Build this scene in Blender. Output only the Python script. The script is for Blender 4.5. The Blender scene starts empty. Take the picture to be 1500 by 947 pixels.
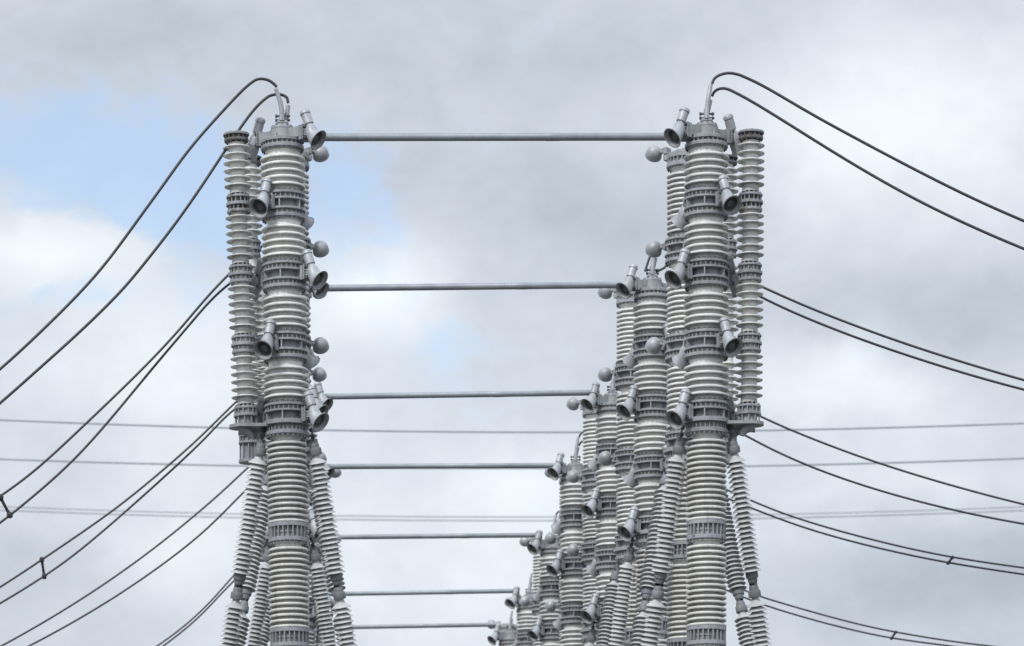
import bpy, math, random
from mathutils import Vector, Matrix
random.seed(7)
R = math.radians
scene = bpy.context.scene
C = scene.collection

# ------------------------------------------------------------------ camera
CAM_Z = 1.7
F = 6000.0            # focal length in photograph pixels (photograph 1500 wide)
VX, VY = 486.0, 1763.0   # where the level line of sight meets the (shifted) picture plane
D1 = 60.0             # metres to the front surface of the foremost columns
cam_d = bpy.data.cameras.new('camera'); cam = bpy.data.objects.new('camera', cam_d); C.objects.link(cam)
cam.location = (0, 0, CAM_Z); cam.rotation_euler = (R(90), 0, 0)
cam_d.sensor_width = 36; cam_d.lens = 36*F/1500
cam_d.shift_x = (750-VX)/1500; cam_d.shift_y = (VY-473.5)/1500
cam_d.clip_start = 1; cam_d.clip_end = 20000
cam_d.dof.use_dof = True; cam_d.dof.focus_distance = 62; cam_d.dof.aperture_fstop = 2.8
scene.camera = cam

# ------------------------------------------------------------------ world / sun / exposure
SUN_EL, SUN_AZ = 42, 212      # degrees; azimuth measured clockwise from +Y (sun behind the camera, to its left)
SUN_STR, SKY_STR = 2.5, 0.1
w = bpy.data.worlds.new('World'); scene.world = w; w.use_nodes = True
nt = w.node_tree; nt.nodes.clear()
class NB:
    def __init__(s, nt): s.nt = nt
    def n(s, t, **k):
        x = s.nt.nodes.new(t)
        for a, b in k.items(): setattr(x, a, b)
        return x
    def set(s, sock, v):
        if isinstance(v, bpy.types.NodeSocket): s.nt.links.new(v, sock)
        else: sock.default_value = v
    def m(s, op, a, b=0.0, c=None):
        x = s.n('ShaderNodeMath', operation=op); s.set(x.inputs[0], a); s.set(x.inputs[1], b)
        if c is not None: s.set(x.inputs[2], c)
        return x.outputs[0]
    def mix(s, f, a, b):
        x = s.n('ShaderNodeMix', data_type='RGBA'); s.set(x.inputs[0], f); s.set(x.inputs[6], a); s.set(x.inputs[7], b)
        return x.outputs[2]
    def ramp(s, f, p0, p1):
        x = s.n('ShaderNodeMapRange', interpolation_type='SMOOTHSTEP'); s.set(x.inputs[0], f)
        x.inputs[1].default_value = p0; x.inputs[2].default_value = p1
        return x.outputs[0]
    def noise(s, vec, scale, detail=4, rough=.5, dist=0.0):
        x = s.n('ShaderNodeTexNoise'); s.set(x.inputs['Vector'], vec); x.inputs['Scale'].default_value = scale
        x.inputs['Detail'].default_value = detail; x.inputs['Roughness'].default_value = rough
        x.inputs['Distortion'].default_value = dist
        return x.outputs['Fac']
b = NB(nt)
tc = b.n('ShaderNodeTexCoord'); sep = b.n('ShaderNodeSeparateXYZ'); nt.links.new(tc.outputs['Generated'], sep.inputs[0])
dx, dy, dz = sep.outputs
az = b.m('ARCTAN2', dx, dy)
hor = b.m('SQRT', b.m('ADD', b.m('MULTIPLY', dx, dx), b.m('MULTIPLY', dy, dy)))
el = b.m('ARCTAN2', dz, hor)
# cloud-layer coordinates in units of one degree-ish (1 unit = 0.0125 rad)
U0 = b.m('MULTIPLY', az, F/100); V0 = b.m('MULTIPLY', b.m('TANGENT', b.m('MINIMUM', el, 1.4)), F/100)
cmb = b.n('ShaderNodeCombineXYZ'); b.set(cmb.inputs[0], U0); b.set(cmb.inputs[1], b.m('MULTIPLY', V0, 1.25)); cmb.inputs[2].default_value = 3.1
P = cmb.outputs[0]
n1 = b.noise(P, .32, 6, .55, .3)
off = b.n('ShaderNodeVectorMath', operation='ADD'); nt.links.new(P, off.inputs[0]); off.inputs[1].default_value = (31, 17, 5)
n2 = b.noise(off.outputs[0], .32, 6, .55, .3)
n3 = b.noise(P, .80, 6, .52, .2)
n4 = b.noise(off.outputs[0], 1.9, 7, .58, .3)
U = b.m('ADD', U0, b.m('MULTIPLY', b.m('SUBTRACT', n1, .5), 2.6))
V = b.m('ADD', V0, b.m('MULTIPLY', b.m('SUBTRACT', n2, .5), 2.2))
def blob(px, py, rx, ry):
    u, v = (px-VX)/100, (VY-py)/100
    e = b.m('ADD', b.m('POWER', b.m('ABSOLUTE', b.m('DIVIDE', b.m('SUBTRACT', U, u), rx/100)), 2.0),
                   b.m('POWER', b.m('ABSOLUTE', b.m('DIVIDE', b.m('SUBTRACT', V, v), ry/100)), 2.0))
    return b.m('EXPONENT', b.m('MULTIPLY', e, -1.0))
def total(lst, start):
    acc = start
    for a, *q in lst: acc = b.m('ADD', acc, b.m('MULTIPLY', blob(*q), a))
    return acc
# thickness of the cloud (brightness of its face): + bright, - grey
LUM = [(-.08, 130, 75, 380, 90), (-.07, 900, 55, 300, 80), (-.06, 720, 270, 260, 110), (.24, 80, 375, 140, 80),
       (.20, 265, 540, 230, 120), (.30, 545, 430, 120, 75), (.27, 1340, 190, 260, 150), (-.10, 1380, 465, 230, 62),
       (.22, 1250, 575, 190, 48), (-.19, 1480, 870, 260, 80), (.18, 690, 830, 350, 200), (.14, 250, 780, 220, 110),
       (-.08, 900, 330, 130, 70), (.12, 1330, 700, 200, 70), (.14, 760, 690, 120, 60), (-.10, 100, 850, 130, 60)]
lum = total(LUM, b.m('MULTIPLY', b.m('SUBTRACT', n3, .5), .20))
lum = b.m('ADD', lum, b.m('MULTIPLY', b.m('SUBTRACT', n1, .5), .10))
lum = b.m('ADD', lum, b.m('MULTIPLY', b.m('SUBTRACT', n4, .5), .10))
# gaps between the clouds
GAP = [(1.1, 130, 245, 280, 110), (1.1, 290, 340, 130, 110), (.75, 40, 450, 130, 36), (.62, 500, 300, 90, 120), (.48, 690, 520, 90, 90),
       (-1.3, 75, 378, 130, 72), (.4, 130, 430, 60, 40)]
gap = total(GAP, b.m('MULTIPLY', b.m('SUBTRACT', n3, .5), 1.3))
gap = b.m('ADD', gap, b.m('MULTIPLY', b.m('SUBTRACT', n4, .5), 1.1))
gap = b.ramp(gap, .18, .95)
# higher and behind the camera the overcast is brighter (sun behind thin cloud)
up = b.ramp(el, R(16), R(55))
facing = b.ramp(b.m('MULTIPLY', dy, -1.0), -.6, .8)
gain = b.m('ADD', b.m('ADD', 1.0, b.m('MULTIPLY', up, .9)), b.m('MULTIPLY', facing, .45))
val = b.m('MULTIPLY', b.m('ADD', .685, b.m('MULTIPLY', lum, 1.0)), gain)
val = b.m('MAXIMUM', val, .15)
cool = b.ramp(lum, -.25, .25)
tint = b.mix(cool, (.905, 1.0, 1.15, 1), (.95, 1.008, 1.085, 1))
cl = b.n('ShaderNodeVectorMath', operation='SCALE'); nt.links.new(tint, cl.inputs[0]); b.set(cl.inputs[3], b.m('MULTIPLY', val, 10.0))
sky = b.n('ShaderNodeTexSky', sky_type='NISHITA'); sky.sun_disc = False
sky.sun_elevation = R(SUN_EL); sky.sun_rotation = R(SUN_AZ); sky.air_density = 1.6; sky.dust_density = .6; sky.ozone_density = 2.0
skb = b.n('ShaderNodeVectorMath', operation='MULTIPLY'); nt.links.new(sky.outputs[0], skb.inputs[0]); skb.inputs[1].default_value = (1.42, 1.44, 1.70)
colr = b.mix(b.m('MULTIPLY', gap, .66), cl.outputs[0], skb.outputs[0])
bg = b.n('ShaderNodeBackground'); nt.links.new(colr, bg.inputs[0]); bg.inputs[1].default_value = SKY_STR
out = b.n('ShaderNodeOutputWorld'); nt.links.new(bg.outputs[0], out.inputs[0])

sd = bpy.data.lights.new('sun', 'SUN'); sd.energy = SUN_STR; sd.angle = R(10); sd.color = (1, .975, .94)
so = bpy.data.objects.new('sun', sd); C.objects.link(so)
sdir = Vector((math.sin(R(SUN_AZ))*math.cos(R(SUN_EL)), math.cos(R(SUN_AZ))*math.cos(R(SUN_EL)), math.sin(R(SUN_EL))))
so.rotation_euler = sdir.to_track_quat('Z', 'Y').to_euler(); so.location = sdir*60
scene.view_settings.view_transform = 'Standard'; scene.view_settings.look = 'None'
scene.view_settings.exposure = 0; scene.view_settings.gamma = 1; scene.view_settings.use_curve_mapping = False

# ------------------------------------------------------------------ materials
def mat(name, base, alt, rough=.5, metal=0.0, scale=6.0, streak=.0, amount=.8, rust=None, rust_lo=.55, rust_hi=.75, spec=.5):
    m = bpy.data.materials.new(name); m.use_nodes = True; t = m.node_tree; q = NB(t)
    bs = t.nodes['Principled BSDF']
    g = q.n('ShaderNodeNewGeometry'); pos = g.outputs['Position']
    f = q.noise(pos, scale, 6, .62)
    f = q.ramp(f, .35, .72)
    col = q.mix(q.m('MULTIPLY', f, amount), (*base, 1), (*alt, 1))
    fine = q.noise(pos, scale*9, 3, .6)
    col = q.mix(q.m('MULTIPLY', q.ramp(fine, .45, .8), .35*amount), col, (*[c*.62 for c in alt], 1))
    tone = q.ramp(q.noise(pos, .55, 2, .5), .3, .7)
    col = q.mix(q.m('MULTIPLY', tone, .35), col, (*[c*.72 for c in alt], 1))
    if streak:
        mp = q.n('ShaderNodeMapping'); t.links.new(pos, mp.inputs[0]); mp.inputs['Scale'].default_value = (26, 26, 1.3)
        s2 = q.noise(mp.outputs[0], 1.0, 4, .6)
        col = q.mix(q.m('MULTIPLY', q.ramp(s2, .5, .78), streak), col, (*[c*.5 for c in alt], 1))
    oi = q.n('ShaderNodeObjectInfo'); hv = q.n('ShaderNodeHueSaturation'); t.links.new(col, hv.inputs['Color'])
    q.set(hv.inputs['Value'], q.m('ADD', .90, q.m('MULTIPLY', oi.outputs['Random'], .17))); q.set(hv.inputs['Saturation'], q.m('ADD', .75, q.m('MULTIPLY', oi.outputs['Random'], .3)))
    col = hv.outputs[0]
    if rust:
        r_ = q.noise(pos, 9, 6, .65); r2 = q.ramp(r_, rust_lo, rust_hi)
        col = q.mix(r2, col, (*rust, 1))
    t.links.new(col, bs.inputs['Base Color'])
    bs.inputs['Metallic'].default_value = metal
    rr = q.m('ADD', rough-.08, q.m('MULTIPLY', fine, .22)); t.links.new(rr, bs.inputs['Roughness'])
    bs.inputs['Specular IOR Level'].default_value = spec
    bp = q.n('ShaderNodeBump'); bp.inputs['Strength'].default_value = .12; bp.inputs['Distance'].default_value = .01
    t.links.new(fine, bp.inputs['Height']); t.links.new(bp.outputs[0], bs.inputs['Normal'])
    return m
M = {
 'porcelain': mat('porcelain', (.715, .713, .685), (.53, .525, .495), .28, 0, 5, .35),
 'support_porcelain': mat('support_porcelain', (.63, .625, .595), (.44, .43, .395), .36, 0, 5, .45, rust=(.30, .235, .17), rust_lo=.62, rust_hi=.82),
 'brace_porcelain': mat('brace_porcelain', (.50, .505, .505), (.37, .375, .37), .42, 0, 6, .25),
 'cement': mat('cement_collar', (.56, .55, .51), (.36, .35, .33), .7, 0, 9, .5),
 'paint': mat('grey_paint', (.30, .31, .328), (.18, .187, .198), .48, 0, 7, .45, rust=(.13, .085, .055), rust_lo=.66, rust_hi=.80),
 'lightpaint': mat('silver_paint', (.40, .415, .44), (.26, .27, .285), .46, .2, 8, .4),
 'darksteel': mat('dark_steel', (.12, .125, .135), (.07, .07, .075), .5, .3, 12, 0),
 'rusty': mat('rusty_flange', (.17, .165, .165), (.08, .075, .07), .7, 0, 10, .4, rust=(.085, .052, .035), rust_lo=.50, rust_hi=.66),
 'halfrust': mat('weathered_flange', (.30, .32, .35), (.22, .225, .235), .6, 0, 8, .4, rust=(.11, .08, .06), rust_lo=.52, rust_hi=.68),
 'flare': mat('horn_flare', (.36, .365, .375), (.22, .22, .225), .55, .1, 12),
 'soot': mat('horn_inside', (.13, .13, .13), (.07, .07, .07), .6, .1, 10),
 'fitting': mat('cast_fitting', (.20, .21, .225), (.13, .135, .14), .6, .1, 14, .2, rust=(.13, .095, .07), rust_lo=.62, rust_hi=.75),
 'tube': mat('bus_tube', (.29, .325, .36), (.21, .235, .265), .46, .25, 4, .0),
 'cable': mat('bare_cable', (.065, .068, .074), (.04, .042, .046), .5, .4, 20),
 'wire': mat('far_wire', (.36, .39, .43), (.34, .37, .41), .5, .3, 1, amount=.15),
 'ground': mat('gravel', (.10, .098, .092), (.055, .055, .052), .9, 0, .8, 0),
 'steel_frame': mat('galvanised_steel', (.36, .37, .38), (.26, .27, .28), .5, .5, 3, .1),
}
# ------------------------------------------------------------------ mesh builder
class MB:
    def __init__(s): s.v = []; s.f = []; s.mi = []
    def add(s, vs, fs, mi=0, mx=None):
        o = len(s.v)
        s.v += [tuple(mx @ Vector(p)) for p in vs] if mx else [tuple(p) for p in vs]
        s.f += [tuple(i+o for i in f) for f in fs]; s.mi += [mi]*len(fs)
        return s
    def lathe(s, prof, seg=48, mi=0, mx=None, flip=False):
        """prof: (r, z) traced upwards along the outside; mi may be a list, one per span"""
        vs, idx = [], []
        for r, z in prof:
            if r < 1e-6: idx.append([len(vs)]*seg); vs.append((0, 0, z))
            else:
                idx.append(list(range(len(vs), len(vs)+seg)))
                vs += [(r*math.cos(2*math.pi*k/seg), r*math.sin(2*math.pi*k/seg), z) for k in range(seg)]
        fl = {}
        for i in range(len(prof)-1):
            mm = mi[i] if isinstance(mi, (list, tuple)) else mi
            for k in range(seg):
                a, bb, c, d = idx[i][k], idx[i][(k+1) % seg], idx[i+1][(k+1) % seg], idx[i+1][k]
                q = [a]
                for z in (bb, c, d):
                    if z not in q: q.append(z)
                if len(q) > 2: fl.setdefault(mm, []).append(tuple(q[::-1]) if flip else tuple(q))
        o = len(s.v); s.v += [tuple(mx @ Vector(p)) for p in vs] if mx else vs
        for mm, fs in fl.items():
            s.f += [tuple(i+o for i in f) for f in fs]; s.mi += [mm]*len(fs)
        return s
    def disc(s, r, z0, z1, r0=0.0, seg=48, mi=0, mx=None, bev=.006):
        bev = min(bev, (z1-z0)*.3)
        return s.lathe([(r0, z0), (r-bev, z0), (r, z0+bev), (r, z1-bev), (r-bev, z1), (r0, z1)], seg, mi, mx)
    def box(s, c, d, mi=0, mx=None):
        x, y, z = d[0]/2, d[1]/2, d[2]/2
        vs = [(c[0]+i*x, c[1]+j*y, c[2]+k*z) for i in (-1, 1) for j in (-1, 1) for k in (-1, 1)]
        return s.add(vs, [(0, 1, 3, 2), (4, 6, 7, 5), (0, 4, 5, 1), (2, 3, 7, 6), (0, 2, 6, 4), (1, 5, 7, 3)], mi, mx)
    def ring_box(s, n, r, z0, z1, wt, wr, mi=0, ph=0.0):
        for k in range(n):
            mx = Matrix.Rotation(2*math.pi*k/n+ph, 4, 'Z')
            s.box((r, 0, (z0+z1)/2), (wr, wt, z1-z0), mi, mx)
        return s
    def ring_gusset(s, n, r0, r1, z0, z1, w, mi=0):
        for k in range(n):
            mx = Matrix.Rotation(2*math.pi*k/n+.1, 4, 'Z')
            s.add([(r0, 0, z1), (r1, -w/2, z0), (r1, w/2, z0), (r0, -w/2, z0), (r0, w/2, z0)], [(0, 1, 2), (0, 3, 1), (0, 2, 4), (1, 3, 4, 2)], mi, mx)
        return s
    def ring_bolt(s, n, r, z0, z1, rad=.012, mi=0, ph=0.0):
        for k in range(n):
            a = 2*math.pi*k/n+ph
            s.lathe([(0, z0), (rad, z0), (rad, z1), (0, z1)], 6, mi, Matrix.Translation((r*math.cos(a), r*math.sin(a), 0)))
        return s
    def tube(s, pts, r, seg=10, mi=0, caps=(1, 1)):
        pts = [Vector(p) for p in pts]; n = len(pts); rings = []
        up = Vector((0, 1, 0)); vs = []
        for i, p in enumerate(pts):
            t = (pts[min(i+1, n-1)]-pts[max(i-1, 0)]).normalized()
            a = up-t*up.dot(t)
            if a.length < 1e-3: a = Vector((1, 0, 0))-t*t.x
            a.normalize(); up = a; c = t.cross(a)
            rr = r[i] if isinstance(r, (list, tuple)) else r
            vs += [p+(a*math.cos(2*math.pi*k/seg)+c*math.sin(2*math.pi*k/seg))*rr for k in range(seg)]
        fs = [(i*seg+k, i*seg+(k+1) % seg, (i+1)*seg+(k+1) % seg, (i+1)*seg+k) for i in range(n-1) for k in range(seg)]
        if caps[0]: fs += [tuple(range(seg))[::-1]]
        if caps[1]: fs += [tuple((n-1)*seg+k for k in range(seg))]
        return s.add(vs, fs, mi)
    def mesh(s, name, mats, angle=38):
        me = bpy.data.meshes.new(name); me.from_pydata(s.v, [], s.f)
        for m in mats: me.materials.append(M[m])
        me.polygons.foreach_set('material_index', s.mi); me.update()
        me.shade_smooth(); me.set_sharp_from_angle(angle=R(angle))
        return me
def rod(p, q):
    """matrix whose +Z runs from p towards q"""
    p, q = Vector(p), Vector(q); z = (q-p).normalized()
    return Matrix.Translation(p) @ z.to_track_quat('Z', 'Y').to_matrix().to_4x4()
def obj(name, me, parent=None, loc=(0, 0, 0), rz=0.0):
    o = bpy.data.objects.new(name, me); C.objects.link(o); o.parent = parent
    o.location = loc; o.rotation_euler = (0, 0, rz)
    return o
def thing(name, label, cat, group, loc=(0, 0, 0), me=None):
    o = bpy.data.objects.new(name, me); C.objects.link(o); o.location = loc
    o['label'] = label; o['category'] = cat; o['kind'] = 'thing'
    if group: o['group'] = group
    return o
def h(y): return CAM_Z+(VY-y)/100        # height of a photograph row on the foremost columns, metres

# ------------------------------------------------------------------ shared part meshes
def shed(zc, Rr, rc, lip=1.0, rise=.050):
    k = lip
    mid = (rc+Rr)/2; k = lip
    return [(rc, zc+.006), (rc+.010, zc+.004), (mid, zc+.001), (Rr-.030, zc-.004), (Rr-.015, zc-.017*k), (Rr-.005, zc-.014*k),
            (Rr, zc-.003), (Rr-.001, zc+.006*k), (Rr-.008, zc+.014*k), (Rr-.022, zc+.020*k), (mid, zc+rise*.58), (rc+.012, zc+rise*.78), (rc, zc+rise)]
def insulator_mesh(name, m, ztop, zbot, sheds, Rr, rc, neck_r, seg=48, lip=1.0, rise=.055, cement=True):
    prof = [(neck_r, zbot), (neck_r, zbot+.045), (rc, zbot+.055)]
    for z in sorted(sheds): prof += shed(z, Rr, rc, lip, rise)
    prof += [(rc, ztop-.055), (neck_r, ztop-.045), (neck_r, ztop)]
    n = len(prof)-1
    return MB().lathe(prof, seg, [1 if (i < 1 or i >= n-1) else 0 for i in range(n)]).mesh(name, [m, 'cement'])
# all with z = 0 at the triangle line (t) of the band below; photograph pixel = 1 cm, downwards
def px(*ys): return [-y/100 for y in ys]
# interrupter insulator: from the band above (its bottom flange at t-103.5+42) down to t
INT = insulator_mesh('interrupter_insulator', 'porcelain', .615, -.02, [z-.013 for z in px(-48, -37.6, -27.3, -17.2, -7.2)], .331, .242, .255)
INTB = insulator_mesh('tall_insulator', 'porcelain', 1.13, -.02, [z-.010 for z in px(*[-7.5-8.2*k for k in range(12)])], .298, .200, .24, lip=1.05, rise=.040)
SUP = insulator_mesh('support_insulator', 'support_porcelain', 1.30, -.01, [z-.010 for z in px(*[-2-8.15*k for k in range(15)])], .297, .196, .235, lip=1.1, rise=.040)
CAPI = insulator_mesh('capacitor_insulator', 'porcelain', .725, -.02, [z-.008 for z in px(*[-9.5-11.4*k for k in range(6)])][:6], .203, .116, .125, 40, .65, .036)
CAPB = insulator_mesh('long_capacitor_insulator', 'porcelain', 1.24, -.02, [z-.008 for z in px(*[-10-10.9*k for k in range(10)])], .203, .116, .125, 40, .65, .036)

def band_mesh(base=False):
    q = MB(); Z = lambda y: -y/100
    q.ring_gusset(20, .256, .30, Z(4), Z(-.6), .042, 2)                 # small gussets on the collar
    q.disc(.325, Z(8), Z(4), .1)                                     # upper flange
    q.disc(.252, Z(14), Z(8), .1, mi=4, bev=0)
    q.ring_bolt(26, .298, Z(14), Z(8), .0095, 0)
    q.ring_bolt(24, .303, Z(4), Z(2.6), .012, 2, .13)
    q.disc(.330, Z(17), Z(14), .1)
    low = 28 if not base else 29
    q.lathe([(.235, Z(low)), (.235, Z(17))], 48)
    q.ring_box(6, .275, Z(low), Z(17), .02, .09, 0, .35)             # webs of the housing windows
    if base: q.ring_bolt(12, .285, Z(28.8), Z(25.8), .022, 1, .1)
    if not base:
        q.disc(.330, Z(31.5), Z(28), .1)
        q.disc(.252, Z(37), Z(31.5), .1, mi=4, bev=0)
        q.ring_bolt(26, .298, Z(37), Z(31.5), .0095, 0, .07)
        q.disc(.325, Z(42), Z(37), .1)
        q.ring_bolt(24, .300, Z(44.5), Z(42), .012, 2, .07)
    else:
        q.disc(.345, Z(35.5), Z(29), .1)
        q.disc(.245, Z(44), Z(35.5), .1, mi=4, bev=0)
        q.ring_bolt(28, .290, Z(44), Z(35.5), .0105, 0, .07)
        q.disc(.318, Z(50), Z(44), .1)
        q.ring_bolt(24, .290, Z(52.5), Z(50), .013, 3, .07)
    return q.mesh('base_housing' if base else 'flange_housing', ['paint', 'rusty', 'darksteel', 'lightpaint', 'cement'])
BAND, BASEBAND = band_mesh(), band_mesh(True)
def sflange_mesh():      # z = 0 at the top of the upper flange; flange to flange 28 px
    q = MB(); Z = lambda y: -y/100
    q.ring_bolt(24, .262, Z(0), Z(-2.2), .012, 0, .1)
    q.disc(.292, Z(6), Z(0), .18)
    q.lathe([(.230, Z(21.5)), (.230, Z(15)), (.246, Z(14.6)), (.246, Z(12.4)), (.230, Z(12)), (.230, Z(6))], 48)
    q.ring_box(24, .272, Z(21.5), Z(6), .016, .03, 0)
    q.disc(.292, Z(27.5), Z(21.5), .18, mi=1)
    q.ring_bolt(24, .262, Z(30.5), Z(27.5), .014, 1, .1)
    return q.mesh('support_flange', ['paint', 'halfrust'])
SFL = sflange_mesh()
def cap_mesh(sx):          # z = 0 at photograph row 171 (terminal plate top)
    q = MB(); Z = lambda y: -y/100
    q.disc(.10, Z(1), Z(-1), 0); q.lathe([(.165, Z(8)), (.160, Z(5)), (.135, Z(3)), (.10, Z(1.5)), (0, Z(1))], 40)
    q.disc(.168, Z(9.5), Z(7), 0)
    q.ring_bolt(12, .148, Z(7), Z(3.8), .014, 1)
    q.lathe([(.182, Z(24)), (.176, Z(20)), (.174, Z(9.5))], 40)
    for a in (33, 213) if sx < 0 else (-33, 147): q.box((.245, 0, Z(17.5)), (.20, .15, .15), 0, Matrix.Rotation(R(-a), 4, 'Z'))
    for k in (0, 1, 2, 3):                                               # triangular gussets
        mx = Matrix.Rotation(math.pi*k/2-R(62)*sx, 4, 'Z')
        q.add([(.16, -.009, Z(13)), (.235, -.009, Z(24)), (.16, -.009, Z(24)), (.16, .009, Z(13)), (.235, .009, Z(24)), (.16, .009, Z(24))],
              [(0, 1, 2), (3, 5, 4), (0, 3, 4, 1)], 0, mx)
    q.disc(.303, Z(29.5), Z(24), .1)
    q.lathe([(.235, Z(34)), (.235, Z(29.5))], 48, 2); q.ring_bolt(24, .282, Z(34), Z(29.5), .0095, 0)
    q.disc(.318, Z(39.5), Z(34), .18); q.ring_bolt(24, .295, Z(42), Z(39.5), .012, 1, .1)
    return q.mesh('terminal_cap', ['paint', 'darksteel', 'cement'])
CAP = {sx: cap_mesh(sx) for sx in (1, -1)}
def capB_mesh():         # z = 0 at the plate top
    q = MB(); Z = lambda y: -y/100
    q.disc(.20, Z(1), Z(-3), 0); q.ring_bolt(10, .15, Z(-3), Z(-5), .013, 1)
    q.box((0, 0, Z(4.5)), (.68, .22, .085), 0, Matrix.Rotation(R(-33), 4, 'Z'))
    q.disc(.29, Z(10), Z(1), .0)
    q.lathe([(.25, Z(17)), (.25, Z(10))], 48); q.ring_box(24, .270, Z(17), Z(10), .016, .034, 0)
    q.disc(.30, Z(24), Z(17), .16); q.ring_bolt(24, .28, Z(27), Z(24), .012, 1, .1)
    return q.mesh('top_plate', ['paint', 'darksteel'])
CAPPLATE = capB_mesh()
# horns: +X points away from the column, z = 0 at the housing centre
nrm = Vector((.80, 0, -.60)); mouth = Vector((.615, 0, -.140))
def horn_meshes():
    mx = rod(mouth, mouth-nrm); q = MB()
    body_path = [mouth, mouth-nrm*.018, (.578, 0, -.112), (.550, 0, -.084), (.524, 0, -.048), (.502, 0, -.004), (.486, 0, .045), (.470, 0, .090), (.455, 0, .12)]
    q.tube(body_path, [.150, .141, .124, .110, .100, .094, .084, .060, .045], 32, 0, (0, 1))
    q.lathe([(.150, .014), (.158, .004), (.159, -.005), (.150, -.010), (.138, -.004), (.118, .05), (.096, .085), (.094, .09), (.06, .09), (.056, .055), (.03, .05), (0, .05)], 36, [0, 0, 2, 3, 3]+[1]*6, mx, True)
    q.lathe([(0, -.0), (.06, 0), (.085, .03), (.088, .10), (0, .10)], 24, 0, rod((.45, 0, -.01), (1, 0, -.06)))
    for z in (.035, -.04): q.box((.46, 0, z), (.17, .13, .014), 0)
    q.box((.46, 0, 0), (.14, .016, .06), 0)
    body = q.mesh('exhaust_horn', ['lightpaint', 'soot', 'darksteel', 'flare'])
    q = MB()
    q.box((.348, 0, 0), (.045, .17, .21), 0); q.box((.393, 0, .005), (.014, .19, .22), 0)
    for y in (-.065, .065):
        for z in (-.08, .08):
            q.lathe([(0, -.02), (.013, -.02), (.013, .055), (.022, .055), (.022, .075), (0, .075)], 8, 1, rod((.37, y, z), (1, y, z)))
    q.lathe([(.055, 0), (.055, .1)], 20, 0, rod((.36, 0, 0), (1, 0, 0)))
    q.box((.405, 0, .155), (.016, .06, .10), 0); q.lathe([(0, 0), (.016, 0), (.016, .10), (0, .10)], 8, 1, rod((.385, 0, .16), (1, 0, .16)))
    bracket = q.mesh('mounting_bracket', ['paint', 'darksteel'])
    q = MB(); a, e = (.482, 0, .062), (.395, 0, .288)
    q.lathe([(.03, 0), (.05, .03), (.05, .05), (.070, .06), (.071, .20), (.064, .205), (.064, .215), (.077, .22), (.078, .25), (.070, .27), (.047, .288), (0, .295)], 28, 0, rod(a, e))
    q.tube([(.52, .035, .0), (.455, .045, .20)], .012, 6)
    cyl = q.mesh('valve_cylinder', ['lightpaint'])
    return body, bracket, cyl
HORN, BRACKET, VCYL = horn_meshes()
def dome_meshes(sx):     # bells of the rear columns: a dome towards the front, its mouth turned away and down
    n = Vector((.59, -.63*sx, -.50)).normalized(); c = Vector((.565, 0, 0.0)); mx = rod(c, c-n); q = MB()
    prof = [(0, .131), (.036, .126), (.068, .111), (.096, .087), (.116, .055), (.127, .021), (.130, 0), (.130, -.035), (.134, -.045), (.136, -.06), (.127, -.061), (.115, -.03), (.09, 0), (0, .01)]
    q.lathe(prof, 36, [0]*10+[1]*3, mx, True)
    body = q.mesh('exhaust_dome', ['lightpaint', 'soot'])
    q = MB(); q.box((.325, 0, 0), (.06, .15, .10), 0); q.box((.365, 0, 0), (.016, .11, .11), 0)
    q.lathe([(.03, 0), (.03, .16)], 12, 0, rod((.32, 0, 0), (1, 0, 0)))
    for y in (-.035, .035): q.lathe([(0, 0), (.012, 0), (.012, .06), (0, .06)], 6, 1, rod((.345, y, .035), (1, y, .035)))
    return body, q.mesh('stub_arm', ['paint', 'darksteel'])
DOMES = {sx: dome_meshes(sx) for sx in (1, -1)}
def cband_mesh():        # capacitor joint, z = 0 at t
    q = MB(); Z = lambda y: -y/100
    q.ring_bolt(14, .15, Z(7), Z(4.5), .011, 0)
    q.disc(.178, Z(10.5), Z(7), .1); q.lathe([(.125, Z(17.5)), (.125, Z(10.5))], 40, 1); q.ring_bolt(14, .155, Z(17.5), Z(10.5), .009, 0)
    q.disc(.185, Z(22), Z(17.5), .1); q.lathe([(.125, Z(28)), (.125, Z(22))], 40, 1); q.ring_bolt(14, .155, Z(28), Z(22), .009, 0, .2)
    q.disc(.175, Z(32), Z(28), .1); q.ring_bolt(9, .152, Z(34), Z(32), .011, 0)
    return q
CBAND = cband_mesh().mesh('flange_ring', ['paint', 'cement']); CBANDR = cband_mesh().mesh('rusty_flange_ring', ['halfrust', 'rusty'])
def ctop_mesh(m):        # z = 0 at top
    q = MB(); Z = lambda y: -y/100
    q.disc(.193, Z(3.6), Z(0), 0); q.lathe([(.125, Z(8)), (.125, Z(3.6))], 40); q.ring_box(14, .158, Z(8), Z(3.6), .016, .034, 1)
    q.disc(.180, Z(12), Z(8), .1, mi=1); q.ring_bolt(12, .155, Z(14), Z(12), .012, 1); q.ring_bolt(12, .16, Z(0), Z(-1), .012, 0)
    return q.mesh('top_flange', m)
CTOP = ctop_mesh(['paint', 'rusty']); CTOPB = ctop_mesh(['darksteel', 'darksteel'])
def cbase_mesh(drop):    # z = 0 at t of the base band; plate underneath belongs to the column
    q = MB(); Z = lambda y: -y/100
    q.ring_bolt(14, .15, Z(7), Z(4.5), .011, 0)
    q.disc(.175, Z(11), Z(7), .1); q.lathe([(.14, Z(18)), (.14, Z(11))], 40); q.ring_box(14, .158, Z(18), Z(11), .014, .03, 0)
    q.disc(.182, Z(22), Z(18), .1); q.lathe([(.125, Z(drop)), (.125, Z(22))], 40)
    q.ring_bolt(10, .160, Z(drop), Z(22), .010, 0, .2)
    return q.mesh('base_flange', ['paint'])
CBASE, CBASEB = cbase_mesh(33.4), cbase_mesh(46)
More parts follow.
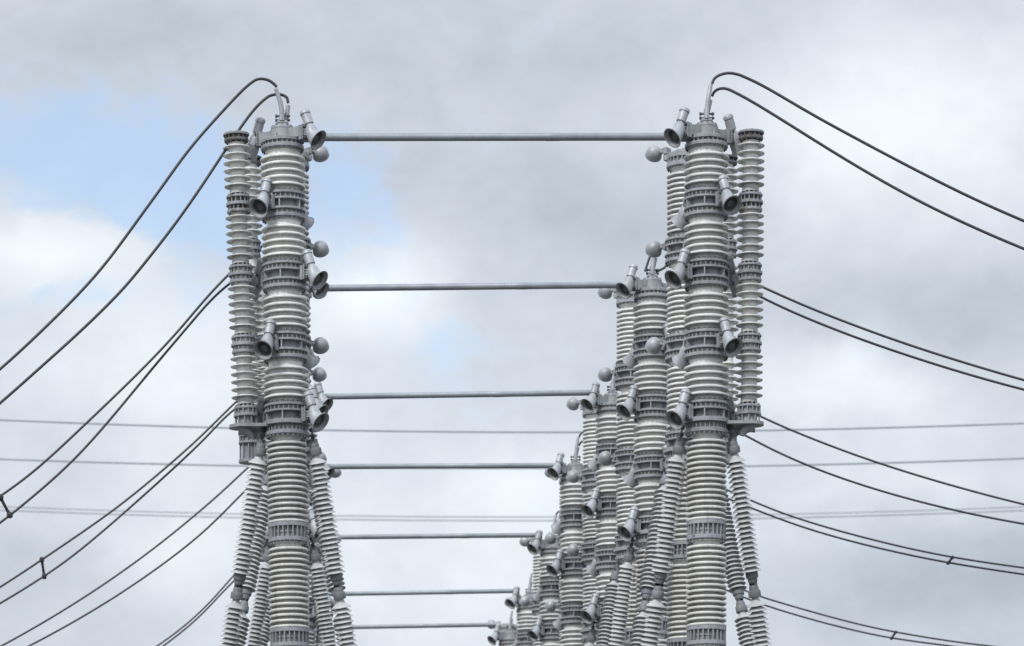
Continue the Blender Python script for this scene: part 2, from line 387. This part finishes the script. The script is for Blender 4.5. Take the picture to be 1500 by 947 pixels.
def plate_mesh(sx, cx, zp, r, elbow=True):   # shelf that carries the capacitor stack, plus the elbow gusset under it
    q = MB(); t = .045; n = 28; vs, fs = [], []
    ring = [(cx*sx+r*math.cos(a)*sx, r*math.sin(a)) for a in [(-.5+k/n)*math.pi for k in range(n+1)]]
    ring += [(.20*sx, .16), (.20*sx, -.16)]
    if sx < 0: ring = ring[::-1]
    k = len(ring)
    vs = [(x, y, zp) for x, y in ring]+[(x, y, zp-t) for x, y in ring]
    fs = [tuple(range(k)), tuple(range(k, 2*k))[::-1]]+[(i, i+k, (i+1) % k+k, (i+1) % k) for i in range(k)]
    q.add(vs, fs)
    if not elbow: return q.mesh('mounting_shelf', ['paint'])
    pts = [(cx*sx+(.06-.19*math.sin(a))*sx-.0*sx, 0, zp-.05-.17*(1-math.cos(a))) for a in [i*R(80)/8 for i in range(9)]]
    q.tube(pts, [.10-.007*i for i in range(9)], 20)
    q.lathe([(.055, zp-.15), (.055, zp-.03)], 20, 0, Matrix.Translation(((cx-.30)*sx, .05, 0)))
    return q.mesh('mounting_shelf', ['paint'])
PLATE = {sx: plate_mesh(sx, .645, 0, .20) for sx in (1, -1)}
PLATEB = {sx: plate_mesh(sx, .650, 0, .18, False) for sx in (1, -1)}
def clamp_mesh(sx):      # terminal lug with two flat bars, z = 0 on the terminal plate
    q = MB(); q.box((0, 0, .015), (.15, .12, .03), 0); q.box((-.02*sx, 0, .09), (.03, .10, .16), 0)
    if sx > 0: bars = ([(0, -.05, .02), (.006, -.05, .16), (.022, -.05, .30), (.052, -.05, .48), (.062, -.05, .53)], [(0, .05, .02), (.015, .05, .12), (.04, .05, .22), (.066, .05, .32)])
    else: bars = ([(0, -.05, .02), (.0, -.05, .16), (-.022, -.05, .30), (-.066, -.05, .44), (-.085, -.05, .49)], [(.02, .05, .02), (.05, .05, .08), (.075, .05, .14), (.094, .05, .27)])
    for bb in bars: q.tube(bb, [.040-.003*k for k in range(len(bb))], 8)
    for z in (.05, .11):
        q.lathe([(0, 0), (.016, 0), (.016, .22), (0, .22)], 6, 1, rod((-.10, .03, z), (1, .03, z)))
        q.lathe([(0, 0), (.026, 0), (.026, .03), (0, .03)], 6, 1, rod((-.10, .03, z), (1, .03, z))); q.lathe([(0, 0), (.026, 0), (.026, .03), (0, .03)], 6, 1, rod((.08, .03, z), (1, .03, z)))
    return q.mesh('terminal_clamp', ['lightpaint', 'darksteel'])
CLAMP = {s: clamp_mesh(s) for s in (1, -1)}
def pedestal_mesh(top):
    q = MB()
    for x in (-.28, .28):
        for y in (-.28, .28): q.box((x*1.6, y*1.6, top/2), (.12, .12, top))
    for z in (top-.1, top*.5, .25):
        for s in (-1, 1): q.box((0, s*.45, z), (.8, .08, .1)); q.box((s*.45, 0, z), (.08, .8, .1))
    q.disc(.6, top-.06, top, 0); q.box((0, 0, -.1), (1.3, 1.3, .7), 1)
    return q.mesh('pedestal', ['steel_frame', 'cement'])
PED, PEDB = pedestal_mesh(h(1257)), pedestal_mesh(h(1257-51.5))

# ------------------------------------------------------------------ columns
S = [1, .856, .7485, .684, .614, .562, .526]                 # size of each row against the first, as photographed
SB = [.921, .799, .700, .640, .579, .537, .503]
AX = {1: [1037.3, 958, 898, 844, 810.6, 776, 748], -1: [415.5, 426.5, 440, 447, 451, 454, 456]}
BX = {1: [1006, 928, 875.3, 839, 798, 773, 745], -1: [425.5, 429.5, 438, 461, 453, 455, 457]}
DZA = [0, 0, 0, 0, 0, 0, .07]; DZB = [0, 0, 0, 0, 0, -.35, .1]
def place(xp, s): d = D1/s; return Vector(((xp-VX)/F*d, d, 0))
ORD = ['foremost', 'second', 'third', 'fourth', 'fifth', 'sixth', 'farthest']
SIDE = {1: 'right', -1: 'left'}
T = [271, 374.5, 478, 581.5]
def support(root, y0):
    for k in range(3):
        obj('support_insulator', SUP, root, (0, 0, h(y0+178+155*k)))
        obj('support_flange', SFL, root, (0, 0, h(y0+179+155*k)))
def breaker(i, sx):
    p = place(AX[sx][i], S[i]) + Vector((0, .28, DZA[i]))
    if i > 0: tilt = (R(random.uniform(-.1, .1)), R(random.uniform(-.18, .18)), 0)
    root = thing('circuit_breaker', f'porcelain breaker column with open bell horns, {ORD[i]} of the {SIDE[sx]} row', 'breaker column', 'horned breaker columns', p)
    obj('terminal_cap', CAP[sx], root, (0, 0, h(171)))
    obj('terminal_clamp', CLAMP[sx], root, (0, 0, h(170)))
    for k, t in enumerate(T):
        obj('insulator', INT, root, (0, 0, h(t)))
        obj('flange_housing' if k < 3 else 'base_housing', BAND if k < 3 else BASEBAND, root, (0, 0, h(t)))
    for k, yr in enumerate([189, T[0]+22, T[1]+22, T[2]+22, T[3]+22]):
        base = (213 if k % 2 == 0 else 303); 
        if sx < 0: base = 180-base
        for a in (base, base+180):
            if k == 0 or True:
                hr = obj('exhaust_horn', HORN, root, (0, 0, h(yr)+random.uniform(-.01, .01)), R(a+random.uniform(-3, 3)))
                obj('mounting_bracket', BRACKET, hr); obj('valve_cylinder', VCYL, hr)
    back = sx < 0 and i > 0
    obj('mounting_shelf', PLATE[sx], root, (0, 0, h(614)), R(-45) if back else 0)
    support(root, T[3]); obj('pedestal', PED, root)
    if i > 0: root.rotation_euler = tilt; root.location -= Vector((math.sin(tilt[1]), -math.sin(tilt[0]), 0))*14
    # capacitor stack beside it, on the shelf
    cp = p + (Vector((-.456, .456, 0)) if back else Vector((.645*sx, 0, 0)))
    c = thing('capacitor_stack', f'slim porcelain stack on a shelf beside the {ORD[i]} horned column, {SIDE[sx]} row', 'capacitor stack', 'slim capacitor stacks', cp)
    if i > 0: c.rotation_euler = tilt; c.location -= Vector((math.sin(tilt[1]), -math.sin(tilt[0]), 0))*14
    obj('top_flange', CTOP, c, (0, 0, h(186)))
    for k, t in enumerate(T):
        obj('insulator', CAPI, c, (0, 0, h(t+1.5)))
        if k < 3:
            fr = obj('flange_ring', CBANDR if (k == 0 and sx > 0) or (k == 0 and i == 0) else CBAND, c, (0, 0, h(t)))
        else: obj('base_flange', CBASE, c, (0, 0, h(t)))
    return root, c
TB = [220, 375, 530]
def rear(i, sx):
    p = place(BX[sx][i], SB[i]) + Vector((0, .28, DZB[i]))
    root = thing('circuit_breaker', f'close-ribbed porcelain column with round domes, behind the {ORD[i]} horned column, {SIDE[sx]} row', 'breaker column', 'domed columns between the horned ones', p)
    obj('top_plate', CAPPLATE, root, (0, 0, h(86)), R(180) if sx < 0 else 0)
    if sx < 0: root.children[0].rotation_euler.z = R(66)
    for k, t in enumerate(TB):
        obj('insulator', INTB, root, (0, 0, h(t)))
        obj('flange_housing' if k < 2 else 'base_housing', BAND if k < 2 else BASEBAND, root, (0, 0, h(t)))
    for yr in (78, TB[0]+11, TB[1]+11):
        d = obj('exhaust_dome', DOMES[sx][0], root, (0, 0, h(yr)), R(147 if sx > 0 else 33)); obj('stub_arm', DOMES[sx][1], d)
    obj('mounting_shelf', PLATEB[sx], root, (0, 0, h(576)))
    support(root, TB[2]); obj('pedestal', PEDB, root)
    cp = p + Vector((.65*sx, 0, 0))
    c = thing('capacitor_stack', f'slim stack with dark top flange, behind the {ORD[i]} horned column, {SIDE[sx]} row', 'capacitor stack', 'slim capacitor stacks with dark tops', cp)
    obj('top_flange', CTOPB, c, (0, 0, h(92)))
    for k, t in enumerate(TB):
        obj('insulator', CAPB, c, (0, 0, h(t+1.5)))
        if k < 2: obj('flange_ring', CBAND, c, (0, 0, h(t)))
        else: obj('base_flange', CBASEB, c, (0, 0, h(t-1)))
    return root, c
A, B, CA, CB = {}, {}, {}, {}
for sx in (1, -1):
    for i in range(7):
        A[sx, i], CA[sx, i] = breaker(i, sx)
        B[sx, i], CB[sx, i] = rear(i, sx)
# the foremost left column and its capacitor stack lean outwards a little
def lean(o, deg, y_fix):
    z = h(y_fix); a = R(deg); o.rotation_euler.y = a
    o.location.x -= math.sin(a)*z; 
lean(A[-1, 0], -.85, 350); A[-1, 0].location.z -= .03
CA[-1, 0].location.x = place(352.7, 1).x; lean(CA[-1, 0], -2.0, 400); CA[-1, 0].location.z -= .02
CA[1, 0].location.x = place(1101.3, 1).x; lean(CA[1, 0], .46, 400)

# ------------------------------------------------------------------ bus tubes between the two rows
YL = [201.5, 423, 582, 684, 787.5, 871, 920]; YR = [200.5, 417, 575, 682, 784, 865.6, 915]
def P3(x, y, d): return Vector(((x-VX)/F*d, d, CAM_Z+(VY-y)/F*d))
for i in range(7):
    d = D1/S[i]+.28
    a = P3(AX[-1][i]+(-2 if i == 0 else 0), YL[i], d); e = P3(AX[1][i], YR[i], d); u = (e-a).normalized()
    a, e = a+u*.27, e-u*.27; L = (e-a).length; q = MB(); mx = rod(a, e)
    q.lathe([(0, 0), (.10, 0), (.10, .05), (.075, .05), (.075, .16), (.058, .165), (.058, L*.63), (.061, L*.63+.01), (.061, L*.63+.20), (.058, L*.63+.21), (.058, L-.165),
             (.075, L-.16), (.075, L-.05), (.10, L-.05), (.10, L), (0, L)], 28, 0, mx)
    thing('bus_tube', f'grey metal tube bridging the tops of the {ORD[i]} pair of horned columns', 'bus tube', 'tubes between the two rows', me=q.mesh('bus_tube', ['tube']))

# ------------------------------------------------------------------ ribbed brace strings
def brace_meshes():
    # along -Z from the hook; lengths in metres along the string
    prof = [(.056, -1.88), (.056, -1.84)]
    for k in range(22, -1, -1):
        z = -.150-.0735*k
        zr = z-.066
        prof += [(.070, zr+.010), (.128, zr+.002), (.144, zr-.003), (.148, zr+.001), (.145, zr+.007), (.118, zr+.030), (.088, zr+.054), (.070, zr+.068)]
    prof += [(.056, -.105), (.056, -.05)]
    ins = MB().lathe(prof, 32).mesh('insulator', ['brace_porcelain'])
    q = MB().lathe([(.06, -.09), (.090, -.088), (.093, -.08), (.093, .0), (.088, .012), (.072, .02), (.07, .065), (.06, .085), (.03, .095), (0, .095)], 24)
    for s in (-1, 1): q.box((s*.045, 0, .10), (.018, .06, .09))
    fit = q.mesh('end_fitting', ['fitting'])
    q = MB().lathe([(0, 0), (.016, 0), (.016, .20), (0, .20)], 8); q.box((0, 0, .06), (.07, .024, .06)); q.box((0, 0, .16), (.05, .05, .05))
    link = q.mesh('link_rod', ['darksteel'])
    q = MB().lathe([(0, -3.6), (.02, -3.6), (.02, 0), (0, 0)], 8).mesh('anchor_rod', ['steel_frame'])
    return ins, fit, link, q
BI, BF, BLk, BA = brace_meshes()
def brace(i_, col, cx, y0, sx, sy, label, dvec):
    loc = col.location.copy(); loc.x = cx; loc += Vector((sx*.375, .0 if sy > 0 else -.2, 0)); loc.z += h(y0); loc.y = (col.location.y if sy < 0 else place(0, S[i_]).y+.28)+(.0 if sy > 0 else -.2)
    r = thing('insulator_string', label, 'insulator brace', 'ribbed braces splaying from the columns', loc)
    r.rotation_euler = (-Vector((sx*dvec[0], sy*dvec[1], dvec[2]))).to_track_quat('Z', 'Y').to_euler()
    obj('link_rod', BLk, r, (0, 0, -.04))
    for k in range(3):
        z = -.16-2.13*k
        obj('end_fitting', BF, r, (0, 0, z))
        obj('insulator', BI, r, (0, 0, z))
        lo = obj('end_fitting', BF, r, (0, 0, z-1.92)); lo.rotation_euler = (math.pi, 0, 0)
        obj('link_rod', BLk, r, (0, 0, z-2.11))
    obj('anchor_rod', BA, r, (0, 0, -.16-6.39))
for sx0 in (1, -1):
    for i in range(3):
        for sx, lr in ((-1, 'left'), (1, 'right')):
            dx = {(1, 1): .33, (1, -1): .27, (-1, 1): .34, (-1, -1): .335}[sx0, sx]
            brace(i, A[sx0, i], place(421.0, 1).x if (sx0, i) == (-1, 0) else place(AX[sx0][i], S[i]).x, 634, sx, 1, f'ribbed brace splaying down to the {lr} from the {ORD[i]} horned column, {SIDE[sx0]} row', (dx, .36, -1.98))
            brace(i, B[sx0, i], place(BX[sx0][i], SB[i]).x+(.07 if sx0 > 0 else .02), 597, sx, -1, f'ribbed brace splaying down to the {lr} from the domed column behind the {ORD[i]} {SIDE[sx0]} one', (.345, .36, -1.98))

# ------------------------------------------------------------------ conductors
def spline(pts, n=10):
    out = []
    P_ = [pts[0]*2-pts[1]]+pts+[pts[-1]*2-pts[-2]]
    def tj(a, c, t): return t+max((c-a).length, 1e-6)**.5
    for i in range(1, len(P_)-2):
        p0, p1, p2, p3 = P_[i-1:i+3]
        t0 = 0; t1 = tj(p0, p1, t0); t2 = tj(p1, p2, t1); t3 = tj(p2, p3, t2)
        for k in range(n):
            t = t1+(t2-t1)*k/n
            a1 = p0*((t1-t)/(t1-t0))+p1*((t-t0)/(t1-t0)); a2 = p1*((t2-t)/(t2-t1))+p2*((t-t1)/(t2-t1)); a3 = p2*((t3-t)/(t3-t2))+p3*((t-t2)/(t3-t2))
            b1 = a1*((t2-t)/(t2-t0))+a2*((t-t0)/(t2-t0)); b2 = a2*((t3-t)/(t3-t1))+a3*((t-t1)/(t3-t1))
            out.append(b1*((t2-t)/(t2-t1))+b2*((t-t1)/(t2-t1)))
    return out+[pts[-1]]
CABLES = {
 (-1, 0): ([(405.5, 129), (400, 123.5), (392.5, 119), (381.3, 117.2), (369.7, 121), (355, 134), (336, 154), (304, 189), (272, 226), (241, 271), (206, 318), (172.6, 365), (139.5, 407), (95, 453.5), (50, 497), (0, 544)],
           [(422, 150), (420, 142), (413, 138), (402, 137.5), (388, 143), (370, 161), (350, 189), (326, 225), (298, 268), (269, 310), (241, 348), (200, 399), (177.5, 426.5), (107.7, 494.6), (47.5, 547), (0, 591)]),
 (-1, 1): ([(332.6, 402.8), (285, 458), (253.4, 496), (190, 561), (126.7, 621), (92, 654), (47.5, 694.5), (0, 729.4)],
           [(334, 410.7), (294.6, 455), (259.7, 496), (221.7, 540.5), (155, 622), (125, 655), (85.5, 696), (14, 754.7), (0, 765.8)]),
 (-1, 2): ([(342, 593), (307, 628), (281, 653), (250, 680), (190, 731), (136, 770.5), (63, 819.6), (0, 862.4)],
           [(342, 596), (317, 624.5), (290, 652.5), (234.4, 704), (177.4, 754.7), (110.9, 811.7), (68, 841.8), (0, 884.6)]),
 (-1, 3): ([(360, 688), (329.4, 718.3), (285, 756.3), (221.7, 808.5), (120.4, 879.8), (6.3, 946.3)],
           [(358, 718), (323, 756.3), (272.4, 802.2), (190, 860.8), (126.7, 900.4), (44.3, 946.3)]),
 (-1, 4): ([(342, 843.4), (310.4, 881.4), (269.2, 919.4), (232.8, 946.3)],
           [(342, 848), (304, 892.5), (275.6, 918), (240.7, 946)]),
 (1, 0): ([(1042.7, 124), (1046, 117), (1054, 111.5), (1069.2, 108.8), (1092.7, 115), (1124, 130.7), (1171, 159), (1218, 185.6), (1312, 235.7), (1406, 284.3), (1500, 326.6)],
          [(1043.5, 140), (1046.5, 134), (1052, 130), (1061.3, 128.5), (1077, 134), (1108.3, 151), (1171, 190.3), (1249.4, 239.5), (1343.4, 293), (1421.7, 330), (1500, 364.2)]),
 (1, 1): ([(1119.6, 422.9), (1163.9, 443.6), (1237.8, 473.1), (1326.5, 505.6), (1415, 533.5), (1500, 558.8)],
          [(1115, 436.2), (1178.7, 464.2), (1252.6, 493.8), (1341.3, 524), (1415, 547), (1500, 570.7)]),
 (1, 2): ([(1121, 615), (1158, 631.3), (1231, 660), (1287, 679.7), (1368.8, 705.5), (1453.6, 728.5), (1500, 740.3)],
          [(1090, 637.2), (1134, 659.8), (1196, 687.3), (1271.8, 713.5), (1347.6, 735), (1423.3, 753), (1500, 767.5)]),
 (1, 3): ([(1100.6, 735.8), (1150.6, 755), (1226.4, 778.5), (1317.3, 801.5), (1393, 817.6), (1500, 833)],
          [(1100.6, 744.8), (1165.8, 769), (1241.5, 792), (1332.4, 813), (1390, 824.5), (1500, 841.5)]),
 (1, 4): ([(1090, 867.6), (1114, 875), (1181, 895), (1256.7, 915.5), (1311, 927), (1393, 940.3), (1438.5, 946)],
          [(1090, 877), (1123, 887.3), (1196, 910), (1271.8, 928), (1306.7, 935), (1393, 946.5)]),
}
SPECIAL = {(1, 1): ([(944.5, 399), (948, 388), (952.5, 376), (960, 367), (975, 364), (1000, 370)], [(961, 398), (966, 395.5), (974, 391), (978.5, 384), (980, 375), (990, 372), (1010, 378)])}
WHICH = ['upper', 'lower']
for (sx, i), pair in CABLES.items():
    d = D1/S[i]+.28
    for k, pts in enumerate(pair):
        pts = list(pts)
        if i > 0:
            tmpl = CABLES[sx, 0][k][:5]; s = S[i]; ax0 = 413.5 if sx < 0 else 1037.3
            if (sx, i) in SPECIAL: head = SPECIAL[sx, i][k]
            elif k == 0: head = [(AX[sx][i]+(x-ax0)*s, VY-(VY-y)*s) for x, y in tmpl]
            else: head = [(AX[sx][i]+(x-ax0)*s, VY-(VY-y)*s) for x, y in tmpl]
            pts = head+pts
        sgn = sx
        (x0, y0), (x1, y1) = pts[-2], pts[-1]; sl = (y1-y0)/abs(x1-x0); x, y = x1, y1
        for _ in range(8):
            sl *= .86; x += sgn*110; y += sl*110; pts.append((x, y))
        p3 = spline([P3(x, y, d) for x, y in pts], 8)
        for _ in range(40):
            p3 = p3[:30]+[p3[m]*.5+(p3[m-1]+p3[m+1])*.25 for m in range(30, len(p3)-1)]+p3[-1:]
        if sx > 0 and i == 0 or sx < 0 and i == 0: pass
        yy = -.05 if k == 0 else .05
        p3 = [p+Vector((0, yy, 0)) for p in p3]
        q = MB().tube(p3, .0215, 10)
        thing('conductor_cable', f'dark cable, {WHICH[k]} of two looping out from the top of the {ORD[i]} {SIDE[sx]} column', 'cable', 'cables leaving the column tops', me=q.mesh('conductor_cable', ['cable']))
for i, sx, a, e, lab in [(1, -1, (1, 730), (14, 754), 'dark spacer clamp joining two cables at the left edge of the picture'),
                   (2, -1, (61.5, 821), (64.5, 844), 'dark spacer rod upright between two sagging cables on the left'),
                   (3, 1, (1394.5, 817.5), (1389.5, 824.5), 'small dark spacer between the close cables on the right, upper of two'),
                   (4, 1, (1311.5, 927), (1306.5, 935), 'small dark spacer between the lowest cables on the right')]:
    d = D1/S[i]+.28; a3, e3 = P3(*a, d)+Vector((0, -.05, 0)), P3(*e, d)+Vector((0, .05, 0))
    base = (a3+e3)/2; r = thing('cable_spacer', lab, 'cable spacer', 'spacers between paired cables', base)
    a3, e3 = a3-base, e3-base; L = (e3-a3).length; f = .75 if sx < 0 else .55
    q = MB().lathe([(0, 0), (.030, 0), (.026, L*.5), (.030, L), (0, L)], 10, 0, rod(a3, e3)); obj('rod', q.mesh('rod', ['cable']), r)
    for p in (a3, e3):
        q = MB().lathe([(0, -.08*f), (.045*f, -.07*f), (.06*f, -.03*f), (.06*f, .04*f), (.04*f, .07*f), (0, .08*f)], 12, 0, rod(p, p+(e3-a3) if p is a3 else p-(e3-a3)))
        q.lathe([(0, -.07*f), (.04*f, -.07*f), (.04*f, .07*f), (0, .07*f)], 10, 0, rod(p, p+Vector((1, 0, -.7*sx*sx if sx > 0 else .8))))
        obj('clamp', q.mesh('clamp', ['cable']), r)

# ------------------------------------------------------------------ far power line
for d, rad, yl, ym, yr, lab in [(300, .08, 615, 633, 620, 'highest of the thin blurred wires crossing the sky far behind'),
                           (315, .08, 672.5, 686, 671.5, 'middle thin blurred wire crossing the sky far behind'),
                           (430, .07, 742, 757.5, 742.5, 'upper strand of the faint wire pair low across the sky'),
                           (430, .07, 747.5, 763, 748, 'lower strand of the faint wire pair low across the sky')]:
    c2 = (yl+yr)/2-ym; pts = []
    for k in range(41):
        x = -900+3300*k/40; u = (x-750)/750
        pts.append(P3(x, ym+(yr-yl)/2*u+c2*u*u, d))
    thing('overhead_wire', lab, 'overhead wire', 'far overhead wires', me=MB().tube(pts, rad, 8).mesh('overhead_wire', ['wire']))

# ------------------------------------------------------------------ ground
q = MB(); n = 24; ext = 3000
vs = [(-ext+2*ext*i/n, -ext+2*ext*j/n, 0) for j in range(n+1) for i in range(n+1)]
q.add(vs, [(j*(n+1)+i, j*(n+1)+i+1, (j+1)*(n+1)+i+1, (j+1)*(n+1)+i) for j in range(n) for i in range(n)])
g = obj('ground', q.mesh('ground', ['ground'])); g['kind'] = 'structure'
